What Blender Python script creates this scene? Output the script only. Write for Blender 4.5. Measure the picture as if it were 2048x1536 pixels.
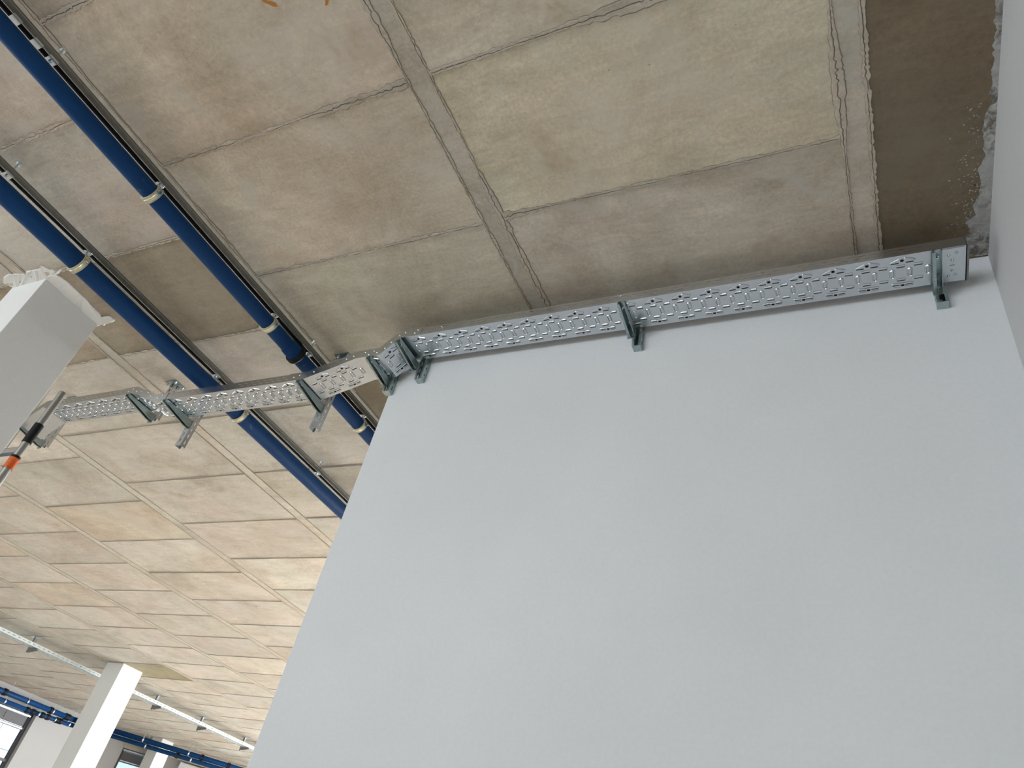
import bpy, math, random
from mathutils import Vector, Matrix, noise

# ------------------------------------------------------------------ clearing
for o in list(bpy.data.objects):
    bpy.data.objects.remove(o, do_unlink=True)
SC = bpy.context.scene
COL = SC.collection
H0 = 1.6            # camera height above the floor; heights below are given from the camera, + H0
ZC = 2.75 + H0      # ceiling underside

# ------------------------------------------------------------------ camera
cam_d = bpy.data.cameras.new('camera')
cam_d.sensor_width = 36.0
cam_d.lens = 1457.452 / 2048.0 * 36.0
cam_d.clip_start = 0.05
cam_d.clip_end = 200
cam = bpy.data.objects.new('camera', cam_d)
COL.objects.link(cam)
rt = Vector((0.89947221, 0.3921011, 0.19288978))
dn = Vector((-0.1106371, 0.63138176, -0.76753925))
fw = Vector((-0.42274008, 0.66903946, 0.61129128))
m3 = Matrix((rt, -dn, -fw)).transposed()
cam.matrix_world = Matrix.Translation((0, 0, H0)) @ m3.to_4x4()
SC.camera = cam

# ------------------------------------------------------------------ world, daylight through the openings, exposure
w = bpy.data.worlds.new('sky')
SC.world = w
w.use_nodes = True
wn = w.node_tree.nodes
bg = wn['Background']
bg.inputs[0].default_value = (0.62, 0.85, 1.0, 1)
bg.inputs[1].default_value = 0.75

def daylight(name, loc, rot, sx, sy, power, color):
    d = bpy.data.lights.new(name, 'AREA')
    d.shape = 'RECTANGLE'
    d.size = sx
    d.size_y = sy
    d.energy = power
    d.color = color
    o = bpy.data.objects.new(name, d)
    o.location = loc
    o.rotation_euler = rot
    COL.objects.link(o)
    return o

HP = math.pi / 2
daylight('daylight_back_windows', (-5.4, -8.15, 1.40 + H0), (HP, 0, 0), 7.8, 2.3, 360, (0.88, 0.94, 1.0))
daylight('daylight_left_windows', (-18.7, -2.4, 0.75 + H0), (HP, 0, -HP), 8.8, 2.7, 240, (0.9, 0.95, 1.0))
daylight('daylight_far_windows', (-4.6, 20.9, 0.75 + H0), (HP, 0, math.pi), 13.6, 2.7, 2050, (0.91, 0.96, 1.0))
daylight('daylight_right_windows', (3.2, 13.0, 0.75 + H0), (HP, 0, HP), 13.4, 2.7, 150, (0.97, 0.98, 1.0))

# low sun through the right hand windows, falling on the floor behind the big wall
sd = bpy.data.lights.new('sun', 'SUN')
sd.energy = 30.0
sd.angle = 0.009
sd.color = (1.0, 0.96, 0.91)
so = bpy.data.objects.new('sun', sd)
so.rotation_euler = Vector((0.80, 0.30, 0.52)).to_track_quat('Z', 'Y').to_euler()
COL.objects.link(so)

SC.view_settings.view_transform = 'Standard'
SC.view_settings.look = 'None'
SC.view_settings.exposure = 0.75
SC.view_settings.gamma = 1.0
SC.view_settings.use_curve_mapping = False

# ------------------------------------------------------------------ node materials
def new_mat(name):
    m = bpy.data.materials.new(name)
    m.use_nodes = True
    nt = m.node_tree
    b = nt.nodes['Principled BSDF']
    return m, nt, b

def nd(nt, kind, **kw):
    n = nt.nodes.new(kind)
    for k, v in kw.items():
        setattr(n, k, v)
    return n

def ramp(nt, src, p0, c0, p1, c1):
    r = nd(nt, 'ShaderNodeValToRGB')
    r.color_ramp.elements[0].position = p0
    r.color_ramp.elements[0].color = c0 if len(c0) == 4 else (*c0, 1)
    r.color_ramp.elements[1].position = p1
    r.color_ramp.elements[1].color = c1 if len(c1) == 4 else (*c1, 1)
    nt.links.new(src, r.inputs[0])
    return r.outputs[0]

def mix(nt, a, b, fac, mode='MIX'):
    n = nd(nt, 'ShaderNodeMix', data_type='RGBA', blend_type=mode)
    for s, v in ((0, fac), (6, a), (7, b)):
        if hasattr(v, 'links') or hasattr(v, 'is_output'):
            nt.links.new(v, n.inputs[s])
        elif isinstance(v, (int, float)):
            n.inputs[s].default_value = v
        else:
            n.inputs[s].default_value = v if len(v) == 4 else (*v, 1)
    return n.outputs[2]

def noisetex(nt, vec, scale, detail=4, rough=0.55, dist=0.0):
    n = nd(nt, 'ShaderNodeTexNoise')
    n.inputs['Scale'].default_value = scale
    n.inputs['Detail'].default_value = detail
    n.inputs['Roughness'].default_value = rough
    n.inputs['Distortion'].default_value = dist
    if vec is not None:
        nt.links.new(vec, n.inputs['Vector'])
    return n.outputs[0]

def bump(nt, b, height, strength, distance):
    n = nd(nt, 'ShaderNodeBump')
    n.inputs['Strength'].default_value = strength
    n.inputs['Distance'].default_value = distance
    nt.links.new(height, n.inputs['Height'])
    nt.links.new(n.outputs[0], b.inputs['Normal'])

def g(v):
    return (v, v, v, 1)

# concrete soffit
def make_concrete():
    m, nt, b = new_mat('soffit_concrete')
    tc = nd(nt, 'ShaderNodeTexCoord')
    tint = nd(nt, 'ShaderNodeAttribute', attribute_name='tint')
    seed = nd(nt, 'ShaderNodeAttribute', attribute_name='pseed')
    sc = nd(nt, 'ShaderNodeVectorMath', operation='SCALE')
    sc.inputs[3].default_value = 40.0
    nt.links.new(seed.outputs['Color'], sc.inputs[0])
    ad = nd(nt, 'ShaderNodeVectorMath', operation='ADD')
    nt.links.new(tc.outputs['Object'], ad.inputs[0])
    nt.links.new(sc.outputs[0], ad.inputs[1])
    v = ad.outputs[0]
    base = (0.40, 0.345, 0.275)
    big = noisetex(nt, v, 1.6, 7, 0.68, 0.6)
    c = ramp(nt, big, 0.34, (0.44, 0.385, 0.312), 0.64, (0.625, 0.575, 0.500))
    # pinkish / greenish patches
    hue = noisetex(nt, v, 0.9, 3, 0.5, 0.4)
    c = mix(nt, c, ramp(nt, hue, 0.38, (1.04, 0.97, 0.94), 0.62, (0.98, 1.0, 0.975)), 0.9, 'MULTIPLY')
    # fine mottling
    fin = noisetex(nt, v, 60, 6, 0.75)
    c = mix(nt, c, ramp(nt, fin, 0.32, g(0.80), 0.70, g(1.18)), 0.85, 'MULTIPLY')
    # stretched brush like streaks
    mp = nd(nt, 'ShaderNodeMapping')
    mp.inputs['Scale'].default_value = (1.5, 7.0, 1.0)
    mp.inputs['Rotation'].default_value = (0, 0, 0.25)
    nt.links.new(v, mp.inputs[0])
    st = noisetex(nt, mp.outputs[0], 2.6, 6, 0.65, 0.8)
    c = mix(nt, c, ramp(nt, st, 0.32, g(0.84), 0.68, g(1.12)), 0.75, 'MULTIPLY')
    # pale lime veins
    ve = noisetex(nt, v, 0.85, 2.5, 0.5, 1.6)
    sub = nd(nt, 'ShaderNodeMath', operation='SUBTRACT')
    nt.links.new(ve, sub.inputs[0]); sub.inputs[1].default_value = 0.5
    ab = nd(nt, 'ShaderNodeMath', operation='ABSOLUTE')
    nt.links.new(sub.outputs[0], ab.inputs[0])
    vm = ramp(nt, ab.outputs[0], 0.0, g(0.75), 0.026, g(0.0))
    gate = ramp(nt, noisetex(nt, v, 2.1, 2), 0.47, g(0), 0.60, g(1))
    vm = mix(nt, vm, gate, 1.0, 'MULTIPLY')
    c = mix(nt, c, (0.52, 0.49, 0.44), vm)
    # ochre stains
    oc = noisetex(nt, v, 3.1, 3, 0.55, 0.3)
    om = mix(nt, ramp(nt, oc, 0.62, g(0), 0.74, g(0.60)), ramp(nt, noisetex(nt, v, 30, 4, 0.7), 0.42, g(0.15), 0.62, g(1)), 1.0, 'MULTIPLY')
    pc = ramp(nt, noisetex(nt, v, 1.7, 6, 0.72, 0.5), 0.50, g(0), 0.66, g(0.60))
    c = mix(nt, c, (0.60, 0.555, 0.50), pc)
    c = mix(nt, c, (0.30, 0.20, 0.10), om)
    # pale specks, mostly on the rough looking panels
    sp = noisetex(nt, v, 62, 2, 0.5)
    sg = ramp(nt, noisetex(nt, v, 1.0, 3, 0.6), 0.45, g(0), 0.62, g(1))
    sm = mix(nt, ramp(nt, sp, 0.58, g(0), 0.68, g(0.75)), sg, 1.0, 'MULTIPLY')
    c = mix(nt, c, (0.55, 0.50, 0.43), sm)
    # small dark pores
    vo = nd(nt, 'ShaderNodeTexVoronoi')
    vo.inputs['Scale'].default_value = 9.0
    nt.links.new(v, vo.inputs['Vector'])
    pm = ramp(nt, vo.outputs['Distance'], 0.018, g(0.75), 0.034, g(0.0))
    pg = ramp(nt, noisetex(nt, v, 4.7, 2), 0.50, g(0), 0.56, g(1))
    pm = mix(nt, pm, pg, 1.0, 'MULTIPLY')
    c = mix(nt, c, (0.14, 0.115, 0.09), pm)
    c = mix(nt, c, tint.outputs['Color'], 1.0, 'MULTIPLY')
    nt.links.new(c, b.inputs['Base Color'])
    b.inputs['Roughness'].default_value = 0.62
    b.inputs['Specular IOR Level'].default_value = 0.35
    h = mix(nt, fin, st, 0.5)
    bump(nt, b, h, 0.16, 0.006)
    return m

def make_plaster(name, col, var=0.04, speck=True, rough=0.75):
    m, nt, b = new_mat(name)
    tc = nd(nt, 'ShaderNodeTexCoord')
    v = tc.outputs['Object']
    n1 = noisetex(nt, v, 0.9, 4, 0.5)
    c = mix(nt, (*col, 1), ramp(nt, n1, 0.3, g(1 - var), 0.7, g(1 + var)), 1.0, 'MULTIPLY')
    n2 = noisetex(nt, v, 60, 4, 0.6)
    c = mix(nt, c, ramp(nt, n2, 0.3, g(0.975), 0.7, g(1.02)), 1.0, 'MULTIPLY')
    if speck:
        vo = nd(nt, 'ShaderNodeTexVoronoi')
        vo.inputs['Scale'].default_value = 2.2
        nt.links.new(v, vo.inputs['Vector'])
        pm = ramp(nt, vo.outputs['Distance'], 0.008, g(0.5), 0.014, g(0.0))
        c = mix(nt, c, (0.3, 0.27, 0.24), pm)
    nt.links.new(c, b.inputs['Base Color'])
    b.inputs['Roughness'].default_value = rough
    b.inputs['Specular IOR Level'].default_value = 0.3
    n3 = noisetex(nt, v, 22, 5, 0.6)
    bump(nt, b, n3, 0.12, 0.004)
    return m

def make_torn():
    m, nt, b = new_mat('torn_grey_plaster')
    tc = nd(nt, 'ShaderNodeTexCoord')
    v = tc.outputs['Object']
    n1 = noisetex(nt, v, 26, 6, 0.72, 0.8)
    c = ramp(nt, n1, 0.40, (0.16, 0.135, 0.11), 0.60, (0.50, 0.495, 0.475))
    n2 = noisetex(nt, v, 5, 3, 0.5)
    c = mix(nt, c, (0.44, 0.44, 0.43), ramp(nt, n2, 0.42, g(0), 0.58, g(0.8)))
    nt.links.new(c, b.inputs['Base Color'])
    b.inputs['Roughness'].default_value = 0.9
    bump(nt, b, n1, 0.8, 0.01)
    return m

def make_metal(name, col, rough, var=0.12, scale=45):
    m, nt, b = new_mat(name)
    tc = nd(nt, 'ShaderNodeTexCoord')
    v = tc.outputs['Object']
    vo = nd(nt, 'ShaderNodeTexVoronoi')
    vo.inputs['Scale'].default_value = scale
    nt.links.new(v, vo.inputs['Vector'])
    sep = nd(nt, 'ShaderNodeSeparateColor')
    nt.links.new(vo.outputs['Color'], sep.inputs[0])
    c = mix(nt, (*col, 1), ramp(nt, sep.outputs[0], 0.0, g(1 - var), 1.0, g(1 + var * 0.5)), 1.0, 'MULTIPLY')
    nt.links.new(c, b.inputs['Base Color'])
    b.inputs['Metallic'].default_value = 1.0
    b.inputs['Roughness'].default_value = rough
    return m

def make_plain(name, col, rough, metallic=0.0, nscale=18, nvar=0.08, spec=0.5):
    m, nt, b = new_mat(name)
    tc = nd(nt, 'ShaderNodeTexCoord')
    n1 = noisetex(nt, tc.outputs['Object'], nscale, 4, 0.6)
    c = mix(nt, (*col, 1), ramp(nt, n1, 0.3, g(1 - nvar), 0.7, g(1 + nvar)), 1.0, 'MULTIPLY')
    nt.links.new(c, b.inputs['Base Color'])
    b.inputs['Roughness'].default_value = rough
    b.inputs['Metallic'].default_value = metallic
    b.inputs['Specular IOR Level'].default_value = spec
    return m

def make_blue():
    m, nt, b = new_mat('blue_pipe_plastic')
    tc = nd(nt, 'ShaderNodeTexCoord')
    v = tc.outputs['Object']
    n1 = noisetex(nt, v, 5, 4, 0.6)
    c = ramp(nt, n1, 0.3, (0.001, 0.034, 0.122), 0.7, (0.001, 0.044, 0.150))
    d = noisetex(nt, v, 26, 5, 0.7, 1.0)
    gt = ramp(nt, noisetex(nt, v, 2.3, 2), 0.55, g(0), 0.68, g(1))
    dm = mix(nt, ramp(nt, d, 0.57, g(0), 0.72, g(0.35)), gt, 1.0, 'MULTIPLY')
    c = mix(nt, c, (0.20, 0.26, 0.33), dm)
    nt.links.new(c, b.inputs['Base Color'])
    b.inputs['Roughness'].default_value = 0.5
    b.inputs['Specular IOR Level'].default_value = 0.2
    return m

def make_glass():
    m, nt, b = new_mat('window_glass')
    b.inputs['Base Color'].default_value = (0.95, 0.98, 1, 1)
    b.inputs['Roughness'].default_value = 0.02
    b.inputs['IOR'].default_value = 1.45
    b.inputs['Transmission Weight'].default_value = 1.0
    return m

M = {
    'soffit': make_concrete(),
    'wall': make_plaster('painted_plaster', (0.64, 0.65, 0.655)),
    'sidewall': make_plaster('shade_toned_side_plaster', (0.54, 0.535, 0.535)),  # same paint as the big wall, toned darker for its weaker light
    'column': make_plaster('column_plaster', (0.69, 0.685, 0.66), 0.03),
    'smear': make_plaster('rough_plaster_smear', (0.74, 0.72, 0.68), 0.3, False, 0.9),
    'smearR': make_torn(),
    'floor': make_plain('floor_screed', (0.62, 0.585, 0.53), 0.6, nscale=2.0),
    'galv': make_metal('galvanised_tray_steel', (0.62, 0.645, 0.67), 0.27, 0.03, 60),
    'zinc': make_metal('zinc_bracket_steel', (0.40, 0.48, 0.48), 0.30, 0.16, 120),
    'rail': make_metal('rail_steel', (0.24, 0.245, 0.235), 0.42, 0.10, 70),
    'palegalv': make_plain('weathered_galvanised_steel', (0.52, 0.56, 0.555), 0.5, 0.35, nvar=0.04),
    'inshade': make_plain('painted_interior_shade', (0.02, 0.02, 0.018), 0.7),  # near-black, paints the shade inside rails and tray slots
    'bolt': make_metal('bright_bolt_steel', (0.70, 0.76, 0.80), 0.22, 0.1, 200),
    'yellowzinc': make_metal('yellow_passivated_steel', (0.80, 0.74, 0.55), 0.28, 0.15, 150),
    'lining': make_plain('cream_rubber_lining', (0.50, 0.44, 0.30), 0.7),
    'blue': make_blue(),
    'bluescrew': make_plain('blue_screw_cap', (0.01, 0.13, 0.32), 0.4),
    'black': make_plain('black_rubber', (0.003, 0.003, 0.004), 0.6, spec=0.3),
    'pole': make_metal('pole_aluminium', (0.36, 0.345, 0.32), 0.45, 0.05, 20),
    'orange': make_plain('orange_tape', (0.62, 0.10, 0.008), 0.35, nscale=60, nvar=0.3),
    'orangepaint': make_plain('orange_spray_paint', (0.48, 0.19, 0.03), 0.7),
    'frame': make_plain('dark_window_frame', (0.07, 0.066, 0.07), 0.5),
    'panel': make_plain('grey_window_panel', (0.10, 0.095, 0.10), 0.5),
    'glass': make_glass(),
    'tan': make_plain('tan_strip', (0.50, 0.42, 0.30), 0.7),
    'facade': make_plaster('facade_plaster', (0.44, 0.43, 0.42), 0.02, False),
    'brickpane': make_plain('pale_reflecting_panes', (0.08, 0.10, 0.12), 0.4),
    'brick': make_plain('pale_render', (0.16, 0.19, 0.21), 0.8),
}

# ------------------------------------------------------------------ mesh helper
class MB:
    def __init__(s):
        s.v = []; s.f = []; s.m = []; s.c = []; s.p = []; s.col = False
    def face(s, idx, mi=0, cols=None, seed=0.0):
        s.f.append(idx); s.m.append(mi)
        s.c.append(cols); s.p.append(seed)
    def quad(s, a, b, c, d, mi=0, cols=None, seed=0.0):
        n = len(s.v)
        s.v += [tuple(a), tuple(b), tuple(c), tuple(d)]
        s.face((n, n + 1, n + 2, n + 3), mi, cols, seed)
    def box(s, x0, x1, y0, y1, z0, z1, mi=0):
        n = len(s.v)
        for z in (z0, z1):
            s.v += [(x0, y0, z), (x1, y0, z), (x1, y1, z), (x0, y1, z)]
        for q in ((3, 2, 1, 0), (4, 5, 6, 7), (0, 1, 5, 4), (1, 2, 6, 5), (2, 3, 7, 6), (3, 0, 4, 7)):
            s.face(tuple(n + i for i in q), mi)
    def prism(s, poly, axis, a0, a1, mi=0):
        """poly: 2D outline; extruded along axis ('x','y','z') from a0 to a1"""
        n = len(s.v); k = len(poly)
        for a in (a0, a1):
            for p in poly:
                if axis == 'x': s.v.append((a, p[0], p[1]))
                elif axis == 'y': s.v.append((p[0], a, p[1]))
                else: s.v.append((p[0], p[1], a))
        s.face(tuple(n + i for i in range(k))[::-1], mi)
        s.face(tuple(n + k + i for i in range(k)), mi)
        for i in range(k):
            j = (i + 1) % k
            s.face((n + i, n + j, n + k + j, n + k + i), mi)
    def tube(s, p0, p1, r0, r1=None, seg=24, mi=0, caps=True):
        if r1 is None: r1 = r0
        p0 = Vector(p0); p1 = Vector(p1)
        d = (p1 - p0).normalized()
        a = d.orthogonal().normalized(); b = d.cross(a)
        n = len(s.v)
        for p, r in ((p0, r0), (p1, r1)):
            for i in range(seg):
                t = 2 * math.pi * i / seg
                s.v.append(tuple(p + a * math.cos(t) * r + b * math.sin(t) * r))
        for i in range(seg):
            j = (i + 1) % seg
            s.face((n + i, n + j, n + seg + j, n + seg + i), mi)
        if caps:
            s.face(tuple(n + i for i in range(seg))[::-1], mi)
            s.face(tuple(n + seg + i for i in range(seg)), mi)
    def lathe(s, prof, c, axis='y', seg=40, mi=0, a0=0.0, a1=2 * math.pi):
        """prof: list of (position along axis, radius)"""
        n = len(s.v); full = abs(a1 - a0 - 2 * math.pi) < 1e-6
        k = seg if full else seg + 1
        for (h, r) in prof:
            for i in range(k):
                t = a0 + (a1 - a0) * i / seg
                u, w_ = math.cos(t) * r, math.sin(t) * r
                if axis == 'y': s.v.append((c[0] + u, c[1] + h, c[2] + w_))
                elif axis == 'z': s.v.append((c[0] + u, c[1] + w_, c[2] + h))
                else: s.v.append((c[0] + h, c[1] + u, c[2] + w_))
        for q in range(len(prof) - 1):
            for i in range(seg):
                j = (i + 1) % k
                s.face((n + q * k + i, n + q * k + j, n + (q + 1) * k + j, n + (q + 1) * k + i), mi)
    def map(s, fn):
        s.v = [tuple(fn(*p)) for p in s.v]
    def build(s, name, mats, parent=None, smooth=False, solid=0.0, bevel=0.0):
        me = bpy.data.meshes.new(name)
        me.from_pydata(s.v, [], s.f)
        if not isinstance(mats, (list, tuple)): mats = [mats]
        for m in mats: me.materials.append(m)
        me.polygons.foreach_set('material_index', s.m)
        if any(c is not None for c in s.c):
            a = me.color_attributes.new('tint', 'FLOAT_COLOR', 'CORNER')
            b = me.color_attributes.new('pseed', 'FLOAT_COLOR', 'CORNER')
            da = []; db = []
            for i, f in enumerate(s.f):
                c = s.c[i]
                for j in range(len(f)):
                    cc = (1, 1, 1) if c is None else (c if not isinstance(c[0], (tuple, list)) else c[j])
                    da += [cc[0], cc[1], cc[2], 1.0]
                    q = s.p[i]
                    db += [q, (q * 7.3) % 1.0, (q * 3.1) % 1.0, 1.0]
            a.data.foreach_set('color', da)
            b.data.foreach_set('color', db)
        if smooth:
            me.polygons.foreach_set('use_smooth', [True] * len(me.polygons))
        me.update()
        o = bpy.data.objects.new(name, me)
        COL.objects.link(o)
        if parent is not None: o.parent = parent
        if solid:
            md = o.modifiers.new('sheet_thickness', 'SOLIDIFY'); md.thickness = solid; md.offset = 0.0
        if bevel:
            md = o.modifiers.new('edge', 'BEVEL'); md.width = bevel; md.segments = 2; md.limit_method = 'ANGLE'
        return o

def tag(o, label=None, cat=None, group=None, kind=None):
    if label: o['label'] = label
    if cat: o['category'] = cat
    if group: o['group'] = group
    if kind: o['kind'] = kind
    return o

def thing(name, loc, label, cat, group=None):
    o = bpy.data.objects.new(name, None)
    o.empty_display_size = 0.05
    o.location = loc
    COL.objects.link(o)
    return tag(o, label, cat, group)

def structure(name, mb, mats, parent=None, **kw):
    o = mb.build(name, mats, parent, **kw)
    if parent is None: o['kind'] = 'structure'
    return o

# ================================================================== THE SHELL
XL, XR, YB, YW = -18.5, 0.581, -8.0, 2.565
YCORE = 5.6
YF, XE = 20.7, 3.0
FC = Vector((-18.5, 14.15)); FD = Vector((0.58, 0.815)).normalized()   # bend of the facade and its second direction

b = MB(); b.box(-19.5, 4.0, -9.0, 22.0, -0.2, 0.0)
structure('floor', b, M['floor'])

# ---- ceiling: formwork panels and the strips between them, each with its own tint, plus the grout fins
S = 2.75
strips = [(0.0245, 0.060)] + [(r - 0.0375, r) for r in
          (-0.522, -1.0985, -1.680, -2.260, -2.839, -3.413, -3.980, -4.545, -5.110, -5.678, -6.246)]
PL = 0.2717
phase = {0: (0.388, 0.661), 1: (0.391, 0.667), 2: (0.535, 0.808, 1.0785, 1.350, 1.622), 3: (0.535, 0.808, 1.080, 1.352, 1.625, 1.896),
         4: (1.190, 1.463, 1.736, 2.011, 2.282), 5: (2.194, 2.465), 6: (2.390, 2.661, 2.924), 7: (2.720, 2.990, 3.253, 3.527),
         8: (2.60,), 9: (2.78,), 10: (2.66,), 11: (2.75,)}
ymin, ymax = YB / S - 0.05, (YF + 0.8) / S
rnd = random.Random(5)
cb = MB()
def zc(d=0.0): return ZC - d
cols_x = []
for i in range(len(strips)):
    right = strips[i][0]
    left = strips[i + 1][1] if i + 1 < len(strips) else -7.1
    cols_x.append((left, right))
joints = []
special = {(2, 0.535): (0.62, 0.57, 0.50), (3, 0.535): (0.62, 0.57, 0.50), (4, 1.463): (1.02, 0.975, 0.90), (7, 3.253): (0.62, 0.60, 0.45),
           (1, 0.940): (0.56, 0.49, 0.39), (0, 0.388): (1.12, 1.10, 0.98), (0, 0.661): (1.03, 1.01, 0.97), (0, 0.1163): (1.10, 1.08, 1.02),
           (1, 0.391): (1.08, 1.06, 1.00), (1, 0.667): (1.03, 1.02, 0.95), (1, 0.1193): (1.06, 1.0, 0.94)}
for i, (lx, rx) in enumerate(cols_x):
    ph = list(phase[i])
    if i == 1: ph += [0.940]
    y = ph[0]
    while y > ymin: y -= PL; ph.insert(0, y)
    y = ph[-1]
    while y < ymax: y += PL; ph.append(y)
    for k in range(len(ph) - 1):
        y0, y1 = ph[k], ph[k + 1]
        t = special.get((i, round(y0, 4)))
        if t is None:
            q = rnd.uniform(0.93, 1.07); wv = rnd.uniform(-0.018, 0.018)
            t = (q + wv, q, q - wv)
            if i >= 4 and rnd.random() < 0.06: t = (1.03, 0.98, 0.92)
        if t:
            cb.quad((lx * S, y0 * S, ZC), (lx * S, y1 * S, ZC), (rx * S, y1 * S, ZC), (rx * S, y0 * S, ZC), 0, t, rnd.random())
        joints.append(((lx * S, y0 * S), (rx * S, y0 * S)))
for i, (l, r) in enumerate(strips):
    y = ymin
    while y < ymax:
        y1 = y + rnd.uniform(0.45, 0.75)
        if i == 4 and y < 0.535 < y1: y1 = 0.535
        q = rnd.uniform(0.94, 1.04)
        tq = (q, q, q * 0.98)
        if i == 4 and abs(y - 0.535) < 1e-6: y1 = 0.765; tq = (0.62, 0.57, 0.50)
        cb.quad((l * S, y * S, ZC), (l * S, y1 * S, ZC), (r * S, y1 * S, ZC), (r * S, y * S, ZC), 0, tq, rnd.random())
        y = y1
    joints.append(((l * S, ymin * S), (l * S, ymax * S)))
    if i > 0: joints.append(((r * S, ymin * S), (r * S, ymax * S)))
# dark bare band along the side wall, and the part over the stair core
DARK = (0.375, 0.325, 0.25)
cb.quad((0.060 * S, ymin * S, ZC), (0.060 * S, YW, ZC), (0.75, YW, ZC), (0.75, ymin * S, ZC), 0, DARK, 0.31)
cb.quad((0.060 * S, YW, ZC), (0.060 * S, ymax * S, ZC), (4.0, ymax * S, ZC), (4.0, YW, ZC), 0, (0.9, 0.9, 0.9), 0.7)

def ribbon(p0, p1, base_w, seed, near):
    p0 = Vector(p0); p1 = Vector(p1)
    L = (p1 - p0).length; d = (p1 - p0) / L; nrm = Vector((-d.y, d.x))
    # only the stretch the place shows close up is modelled finely
    t = 0.0; ts = []
    while t < L:
        p = p0 + d * t
        fine = near and p.x > -5.2 and -0.3 < p.y < 2.9 and p.x < 0.4
        mid = p.x > -9 and -1 < p.y < 6
        t0 = t
        t += 0.011 if fine else (0.05 if mid else 0.3)
        ts.append((t0, fine, mid))
    ts.append((L, ts[-1][1], ts[-1][2]))
    prev = None
    zl = 0.0006 if abs(d.y) > 0.5 else 0.0013
    for (t, fine, mid) in ts:
        p = p0 + d * t
        f1 = noise.noise(Vector((t * 3.1, seed, 0))); f2 = noise.noise(Vector((t * 22, seed, 5))); f3 = noise.noise(Vector((t * 70, seed, 9)))
        blob = max(0.0, noise.noise(Vector((t * 1.7, seed, 20)))) * 2.8
        lfac = 0.65 + 0.5 * f1 + blob * 0.9
        wd = base_w * (max(0.6, lfac) + (0.7 * f2 + 0.55 * f3 if fine else 0))
        wd2 = base_w * (max(0.6, lfac * 0.9) + (0.7 * noise.noise(Vector((t * 25, seed, 31))) + 0.55 * noise.noise(Vector((t * 80, seed, 41))) if fine else 0))
        if not fine: wd = max(wd, base_w * 0.6) * 0.5; wd2 = wd
        wd = max(0.002, wd); wd2 = max(0.002, wd2)
        cen = 0.0025 * noise.noise(Vector((t * 9, seed, 50))) if fine else 0
        cr = 0.5 * wd * (f2 + f3)
        cr = max(-0.3 * wd, min(0.3 * wd2, cr)); e1 = min(0.0028, 0.25 * min(wd, wd2)); e0 = e1 * 0.4
        offs = [-wd, -wd * 0.80, cr - e1, cr - e0, cr + e0, cr + e1, wd2 * 0.80, wd2]
        dep = [0.0, 0.0035, 0.0035, 0.0022, 0.0022, 0.0035, 0.0035, 0.0]
        k = (0.75 + 0.25 * f2) if fine else 1.0
        if fine: cc = [0.24, 0.92, 0.90, 0.30 + 0.4 * f3, 0.30 + 0.4 * f3, 0.94, 0.96, 0.24]
        else: cc = [0.80, 0.50, 0.48, 0.45, 0.45, 0.48, 0.50, 0.80]
        row = []
        for o_, z_ in zip(offs, dep):
            q = p + nrm * (o_ + cen)
            row.append((q.x, q.y, ZC - zl - z_))
        cur = (row, [(c_, c_ * 0.965, c_ * 0.93) for c_ in cc])
        if prev:
            for j in range(7):
                cb.quad(prev[0][j], cur[0][j], cur[0][j + 1], prev[0][j + 1], 0,
                        (prev[1][j], cur[1][j], cur[1][j + 1], prev[1][j + 1]), 0.5)
        prev = cur
for n_, (a, c_) in enumerate(joints):
    across = abs(a[1] - c_[1]) < 1e-6
    nearj = (min(a[0], c_[0]) < 0.4 and max(a[0], c_[0]) > -5.4)
    if across and not (-2.5 < a[1] < YF): continue
    if across: a = (a[0] + 0.010, a[1]); c_ = (c_[0] - 0.010, c_[1])
    ribbon(a, c_, 0.0145 if across else 0.0115, n_ * 3.77, nearj)
# rough pale edge of the dark band
ribbon((0.060 * S, -1.5), (0.060 * S, YW), 0.016, 999.0, True)
# torn grey plaster creeping from the side wall onto the soffit
edge = [(0.556, -1.5), (0.556, 0.4), (0.560, 1.0), (0.557, 1.434), (0.561, 1.477), (0.556, 1.502), (0.566, 1.54), (0.56, 1.574), (0.558, 1.619),
        (0.566, 1.646), (0.556, 1.685), (0.563, 1.735), (0.554, 1.782), (0.566, 1.817), (0.547, 1.852), (0.537, 1.928), (0.545, 1.97), (0.543, 2.015),
        (0.554, 2.041), (0.528, 2.103), (0.541, 2.155), (0.537, 2.228), (0.516, 2.273), (0.526, 2.327), (0.491, 2.358), (0.51, 2.404), (0.493, 2.455), (0.506, 2.549), (0.5, YW)]
ex = []
for (a, c_) in zip(edge[:-1], edge[1:]):
    k = max(1, int((c_[1] - a[1]) / 0.008))
    for i in range(k):
        t = i / k; y = a[1] + (c_[1] - a[1]) * t
        ex.append((a[0] + (c_[0] - a[0]) * t + 0.006 * noise.noise(Vector((y * 60, 1, 1))) + 0.004 * noise.noise(Vector((y * 160, 4, 1))), y))
for (a, c_) in zip(ex[:-1], ex[1:]):
    cb.quad((a[0], a[1], ZC - 0.001), (c_[0], c_[1], ZC - 0.001), (XR + 0.03, c_[1], ZC - 0.005), (XR + 0.03, a[1], ZC - 0.005), 1)
for i in range(260):
    y = 1.75 + 0.8 * rnd.random() ** 0.6
    x = 0.53 - abs(rnd.gauss(0, 0.045)) * (0.4 + (y - 1.7))
    r = rnd.uniform(0.0012, 0.0042)
    n = 6; base = len(cb.v)
    for k in range(n):
        t = 2 * math.pi * k / n + rnd.random() * 0.6
        cb.v.append((x + math.cos(t) * r * rnd.uniform(0.6, 1.5), y + math.sin(t) * r * rnd.uniform(0.6, 1.4), ZC - 0.0015))
    cb.face(tuple(range(base, base + n)), 1)
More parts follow.
